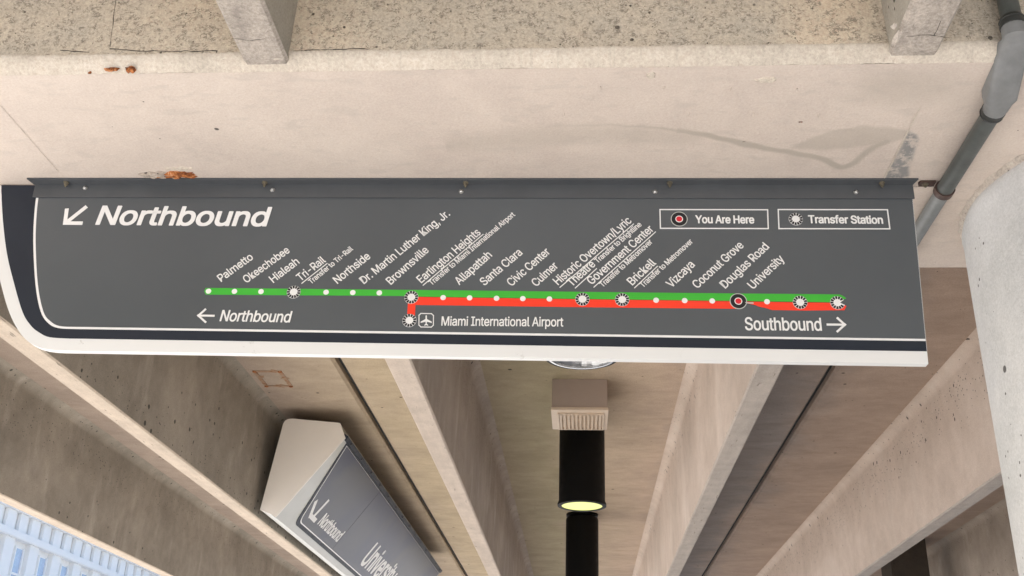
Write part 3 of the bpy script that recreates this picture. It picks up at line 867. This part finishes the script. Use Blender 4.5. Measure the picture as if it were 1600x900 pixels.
# airport symbol
cc = [(658, 490.6), (674.5, 491), (677.6, 494), (677.4, 509), (674.2, 512), (658, 511.8), (654.9, 508.8), (655, 493.6)]
outline_part(S, 'pictogram_frame', uvs(cc), 1.3 * PX, T0, T1, m_letter, sign)
pln = [(666.3, 493.3), (667.3, 494.5), (667.4, 499.5), (674.8, 503.6), (674.8, 505.3), (667.3, 503.4), (667.1, 507.0), (669.2, 508.6), (669.2, 509.7),
       (666.3, 508.8), (663.4, 509.7), (663.4, 508.6), (665.4, 507.0), (665.2, 503.4), (657.6, 505.3), (657.6, 503.6), (665.1, 499.5), (665.2, 494.5)]
poly_part(S, 'aircraft_symbol', uvs(pln), T0, T1, m_letter, sign)

# ------------------------------------------------------------------ SIDE SIGN (runs along the left stem, tilted face)
SY = 5.7; LEN = 4.42
def sy(x, y): return on_y(x, y, SY)
s2 = thing('platform_name_sign', 'wedge shaped sign reading University tucked beside the left stem', 'sign', (-1.6, SY, FLG))
P1, P2, P2b, P3, P5 = sy(449, 655), sy(531, 661), sy(539, 684), sy(430, 808), sy(406.5, 796)
body = [sy(441, 668), sy(442.5, 662), sy(445.5, 657.5), sy(450, 655), sy(457, 654.3), P2, P2b, P3, sy(424, 803), P5]
ycap = Vector((0, 1, 0))
bm = bmesh.new(); add_prism(bm, [p + ycap * .012 for p in body], ycap * LEN)
link('sign_box', bm_mesh(bm, 'sign_box'), m_tray, s2)
bm = bmesh.new()
cen = sum(body, Vector()) / len(body)
add_prism(bm, [cen + (p - cen) * 1.006 for p in body], ycap * .012)
link('end_cap', bm_mesh(bm, 'end_cap'), m_cap, s2)
# face plane: U along +Y, V up the slope
Vv = (P2b - P3).normalized()
FC = Plane(P3, Vector((0, 1, 0)), Vv)
if FC.N.x < 0: FC.N = -FC.N
fu = FC.uv
W = (P2b - P3).length
def face_outline(d):
    """border outline, slanted and rounded at its near end, inset by d"""
    a = Vector((.075 + d, W - .012 - d * .3)); b = Vector((.315 + d * 1.15, .040 + d)); e = Vector((LEN - .02 - d, .040 + d))
    t_ = (a - b).normalized(); r = .05; out = []
    for k in range(7):
        q = k / 6; p0 = b + t_ * r * 1.2; p2 = b + Vector((r, 0))
        out.append(p0 * (1 - q) ** 2 + b * 2 * q * (1 - q) + p2 * q * q)
    return [tuple(v) for v in [a] + out + [e, Vector((LEN - .02 - d, W - .012 - d * .3))]]
poly_part(FC, 'dark_border', face_outline(0), -.001, .004, m_sign_navy, s2)
poly_part(FC, 'white_pinstripe', face_outline(.024), 0, .005, m_sign_white, s2)
poly_part(FC, 'grey_panel', face_outline(.031), .001, .006, m_face2, s2)
poly_part(FC, 'panel_seam', bar_uv(fu(596, 763), fu(518.5, 856.7), .006), .0055, .0064, m_sign_navy, s2)
multi_part(FC, 'top_strip', [[(.02, W - .010), (LEN, W - .010), (LEN, W + .018), (.0, W + .018)]], -.02, .010, m_sign_navy, s2)
for k in range(14):
    c_ = FC.P(.12 + .32 * k, W + .004, .010)
    hexbolt(c_, FC.N, .007, .006, m_black, s2, 'screw', True)
arrow(FC, (fu(513, 780), fu(489, 806)), ((fu(493, 781), fu(483, 807)), (fu(483.5, 804), fu(492, 813))), .030, s2, .006, .007, lambda a, b: (a, b))
ub_, vb_ = fu(492.5, 816.5)
text_part(FC, 'Northbound', (ub_ + .03, vb_ + .004), (fu(526, 844.5)[0], vb_ + .004), .082, m_letter, s2, .006, .007, .02)
ub_, vb_ = fu(560, 881)
text_part(FC, 'University', (ub_, vb_ + .012), (ub_ + 1.12, vb_ + .012), .185, m_letter, s2, .006, .007, .02)

# ------------------------------------------------------------------ CEILING BOX AND DOWNLIGHTS
bl = on_z(863, 592, FLG); brr = on_z(949, 592, FLG)
bx0, bx1, by0 = bl.x, brr.x, bl.y
hb = .165
cb = thing('junction_box', 'taupe ceiling box with a cream louvred cover, before the downlights', 'ceiling box', ((bx0 + bx1) / 2, by0 + .16, FLG))
box('housing', (bx0, by0, FLG - hb + .008), (bx1, by0 + .33, FLG + .002), m_boxbody, cb, .003)
zb = FLG - hb
bm = bmesh.new(); add_box(bm, (bx0 - .005, by0 - .006, zb - .006), (bx1 + .004, by0 + .337, zb + .010), .002)
cv = link('cover', bm_mesh(bm, 'cover'), m_boxcover, cb)
bm = bmesh.new()
g0, g1, gy0, gy1 = bx0 + .035, bx1 - .025, by0 + .05, by0 + .30
for k in range(11):
    x = g0 + (g1 - g0) * (k + .5) / 11
    add_box(bm, (x - .0060, gy0, zb - .018), (x + .0045, gy1, zb - .005))
for a in ((g0 - .008, gy0 - .01, g1 + .008, gy0), (g0 - .008, gy1, g1 + .008, gy1 + .01), (g0 - .008, gy0, g0, gy1), (g1, gy0, g1 + .008, gy1)):
    add_box(bm, (a[0], a[1], zb - .016), (a[2], a[3], zb - .005))
link('louvre', bm_mesh(bm, 'louvre'), m_boxcover, cb, kind='stuff')
tube('knockout', [((bx0 + bx1) / 2, by0 + .329, FLG - .07), ((bx0 + bx1) / 2, by0 + .36, FLG - .07)], .02, m_conduit2, cb, 12)

ZB = CAM_Z + 1.335; CR = .1285
def downlight(y, label, lens):
    t = thing('downlight', label, 'ceiling light', (-.004, y, FLG), 'cylinder downlights along the ceiling')
    x = -.004; top = FLG + .002
    bm = bmesh.new()
    add_tube(bm, [(x, y, top), (x, y, top - .02), (x, y, top - .021), (x, y, top - .035)], [CR * .98, CR * .98, CR * .8, CR * .8], 48)
    link('canopy', bm_mesh(bm, 'canopy', True), m_fixture, t)
    bm = bmesh.new()
    prof = [(CR * .78, top - .03), (CR * .97, top - .036), (CR, top - .05), (CR, ZB + .03), (CR + .007, ZB + .012), (CR + .007, ZB + .001), (CR - .003, ZB), (CR - .003, ZB + .02), (CR * .2, ZB + .14)]
    N = 56; rings = [[bm.verts.new((x + r * math.cos(2 * math.pi * k / N), y + r * math.sin(2 * math.pi * k / N), z)) for k in range(N)] for r, z in prof]
    for a, b in zip(rings, rings[1:]):
        for k in range(N): bm.faces.new((a[k], a[(k + 1) % N], b[(k + 1) % N], b[k]))
    link('cylinder_body', bm_mesh(bm, 'cylinder_body', True, 35), m_fixture, t)
    bm = bmesh.new()
    prof = [(CR - .005, ZB + .006), (CR - .005, ZB - .001), (CR - .014, ZB - .002), (CR - .016, ZB + .006)]
    rings = [[bm.verts.new((x + r * math.cos(2 * math.pi * k / N), y + r * math.sin(2 * math.pi * k / N), z)) for k in range(N)] for r, z in prof]
    for a, b in zip(rings, rings[1:]):
        for k in range(N): bm.faces.new((a[k], a[(k + 1) % N], b[(k + 1) % N], b[k]))
    link('trim_ring', bm_mesh(bm, 'trim_ring', True, 35), m_chrome if lens == 'clear' else m_fixture, t)
    if lens == 'lit':
        tube('lens', [(x, y, ZB + .003), (x, y, ZB + .006)], CR - .012, m_lit, t, 48)
    else:
        bm = bmesh.new()
        prof = [(CR - .016, ZB + .005), (CR * .8, ZB + .012), (CR * .6, ZB + .05), (CR * .45, ZB + .07), (CR * .3, ZB + .075), (.003, ZB + .075)]
        N2 = 36; rings = [[bm.verts.new((x + r * (1 + .03 * (k % 2)) * math.cos(2 * math.pi * k / N2), y + r * (1 + .03 * (k % 2)) * math.sin(2 * math.pi * k / N2), z)) for k in range(N2)] for r, z in prof]
        for a, b in zip(rings, rings[1:]):
            for k in range(N2): bm.faces.new((a[k], a[(k + 1) % N2], b[(k + 1) % N2], b[k]))
        link('reflector', bm_mesh(bm, 'reflector'), m_chrome, t)
    return t
downlight(3.485, 'downlight with a chrome ring just peeping out under the route map', 'clear')
downlight(5.80, 'black cylinder downlight with a glowing yellow lens behind the ceiling box', 'lit')
downlight(8.36, 'black cylinder downlight cut off by the bottom edge, behind the yellow one', 'lit')

# ------------------------------------------------------------------ CONDUIT
PR = .0185; PZ = SOF - .0215
cd = thing('conduit', 'dark conduit bending from the beam face along the soffit beside the column', 'pipe', (.83, 2.1, PZ))
cxp = on_z(1553, 172, PZ).x
Ya = on_z(1553, 172, PZ).y; Yb = on_z(1474, 297, PZ).y
VY = BY0 - .028
top_ = on_y(1574, -4, VY); low = on_y(1584, 50, VY)
vx = (top_.x + low.x) / 2
tube('upper_pipe', [(vx, VY, FLG - .012), (vx, VY, low.z)], PR, m_conduit, cd, 24)
tube('lower_pipe', [(cxp, Ya - .02, PZ), (cxp, Yb + .01, PZ)], PR, m_conduit, cd, 24)
yE = on_z(1433, 400, PZ).y
tube('end_pipe', [(cxp, Yb + .008, PZ), (cxp, yE - .1, PZ), (cxp, BY1 + .01, PZ - .001), (cxp + .002, BY1 + .05, PZ + .02), (cxp + .002, BY1 + .06, PZ + .08), (cxp + .002, BY1 + .06, FLG - .01)], PR * .95, m_conduit2, cd, 24)
# elbow fitting: body with cover, hub at each end
bm = bmesh.new()
pa = Vector((vx, VY, low.z + .002)); pb = Vector((cxp, Ya, PZ))
mid1 = Vector((vx, VY + .004, SOF + .03)); mid2 = Vector((cxp, (VY + Ya) / 2 + .0, PZ - .006))
def hull_ring(c, t, w, h, e=.35, n=20):
    t = t.normalized(); s = Vector((1, 0, 0)); u = t.cross(s).normalized(); out = []
    for k in range(n):
        a = 2 * math.pi * k / n; ca, sa = math.cos(a), math.sin(a)
        out.append(bm.verts.new(c + s * (math.copysign(abs(ca) ** e, ca) * w) + u * (math.copysign(abs(sa) ** e, sa) * h)))
    return out
q0 = pa + Vector((0, 0, .012)); dd = (pb - q0)
q0 = pa + Vector((0, 0, .012)); dd = (pb - q0); dn = dd.normalized()
secs = [(q0, Vector((0, .05, -1)), .0215, .0215, 1), (q0 - Vector((0, 0, .026)), Vector((0, .15, -1)), .0225, .0225, .95),
        (q0 + dd * .27 + Vector((0, -.006, -.004)), dn, .027, .024, .6), (q0 + dd * .34 + Vector((0, -.006, -.006)), dn, .030, .026, .35),
        (q0 + dd * .78 + Vector((0, -.004, -.007)), dn, .030, .026, .35), (q0 + dd * .86 + Vector((0, -.002, -.004)), dn, .027, .024, .6),
        (pb + Vector((0, -.014, 0)), Vector((0, 1, 0)), .0235, .0225, .9), (pb + Vector((0, .004, 0)), Vector((0, 1, 0)), .0225, .0215, 1)]
rings = [hull_ring(*s) for s in secs]
for a, b in zip(rings, rings[1:]):
    for k in range(len(a)): bm.faces.new((a[k], a[(k + 1) % len(a)], b[(k + 1) % len(a)], b[k]))
bm.faces.new(rings[0]); bm.faces.new(list(reversed(rings[-1])))
el = link('elbow_fitting', bm_mesh(bm, 'elbow_fitting', True, 28), m_fitting, cd)
pL = on_z(1541, 110, PZ - .03)
poly_pl = Plane((cxp - .0335, VY + .05, PZ - .008), (0, 1, 0), (0, 0, 1))
for nm, p, d in (('coupling_nut', pa + Vector((0, 0, .018)), Vector((0, 0, 1))), ('coupling_nut', pb + Vector((0, .008, 0)), Vector((0, 1, 0)))):
    bm = bmesh.new()
    add_tube(bm, [p - d * .010, p - d * .009, p - d * .003, p - d * .002, p + d * .004, p + d * .005, p + d * .012], [.021, .0235, .0235, .0215, .0215, .0235, .0205], 28)
    link(nm, bm_mesh(bm, nm, True, 30), m_coupling, cd)
# strap clamp
bm = bmesh.new(); add_tube(bm, [(cxp, Yb - .009, PZ), (cxp, Yb + .009, PZ)], PR + .0035, 28)
cl = link('pipe_clamp', bm_mesh(bm, 'pipe_clamp', True, 40), m_strap, cd)
prism('clamp_ear', [(cxp - .018, Yb - .009, SOF - .006), (cxp - .052, Yb - .009, SOF - .006), (cxp - .055, Yb, SOF - .006), (cxp - .052, Yb + .010, SOF - .006), (cxp - .018, Yb + .010, SOF - .006)], (0, 0, .005), m_strap, cl)
hexbolt(Vector((cxp - .040, Yb, SOF - .006)), (0, 0, -1), .005, .006, m_bolt, cl, 'clamp_screw')

# ------------------------------------------------------------------ BUILDING OUTSIDE
WX = -22.0
bld = thing('office_building', 'bright white building with tall narrow windows outside on the left', 'building', (WX - 6, 42, -.15))
ez = lambda y, x=0: on_x(x, y, WX).z
z_par, z_pan, z_cor, z_win = ez(779), ez(789), ez(822), ez(835)
YA, YB = 22.0, 54.5
box('wall', (WX - 12, YA, -.15), (WX, YB, z_par + .5), m_white_wall, bld)
box('parapet', (WX - .02, YA - .1, z_pan), (WX + .30, YB + .1, z_par + .9), m_white_wall, bld)
box('cornice', (WX - .02, YA - .1, z_win), (WX + .35, YB + .1, z_cor), m_white_wall, bld, .03)
bm = bmesh.new()
y = YA; k = 0
SPB = 1.95
gl = None; pil = None; ribs = None
def inst(src, dy):
    c = src.copy(); COL.objects.link(c); c.parent = src.parent; c.location.y += dy
    for ch in src.children:
        d = ch.copy(); COL.objects.link(d); d.parent = c
    return c
wz0 = .6
base_w = box('window', (WX - .01, YA + .35, wz0), (WX + .03, YA + .95, z_win - .25), m_glass, bld)
bm = bmesh.new()
for zz in range(1, 14):
    z = z_win - .25 - zz * .95
    if z < wz0: break
    add_box(bm, (WX, YA + .33, z - .04), (WX + .07, YA + .97, z + .04))
add_box(bm, (WX, YA + .30, wz0), (WX + .09, YA + .37, z_win - .2)); add_box(bm, (WX, YA + .93, wz0), (WX + .09, YA + 1.0, z_win - .2))
fr = link('window_frame', bm_mesh(bm, 'window_frame'), m_white_wall, base_w)
pil = box('pilaster', (WX - .02, YA + 1.12, -.15), (WX + .22, YA + 1.83, z_win + .02), m_white_wall, bld, .01)
rb = box('parapet_panel', (WX + .02, YA + .05, z_cor + .002), (WX + .16, YA + .62, z_pan - .002), m_white_wall, bld, .01)
rb2 = box('parapet_panel', (WX + .02, YA + 1.0, z_cor + .002), (WX + .16, YA + 1.66, z_pan - .002), m_white_wall, bld, .01)
for k in range(1, 16):
    for s_ in (base_w, pil, rb, rb2): inst(s_, k * SPB)
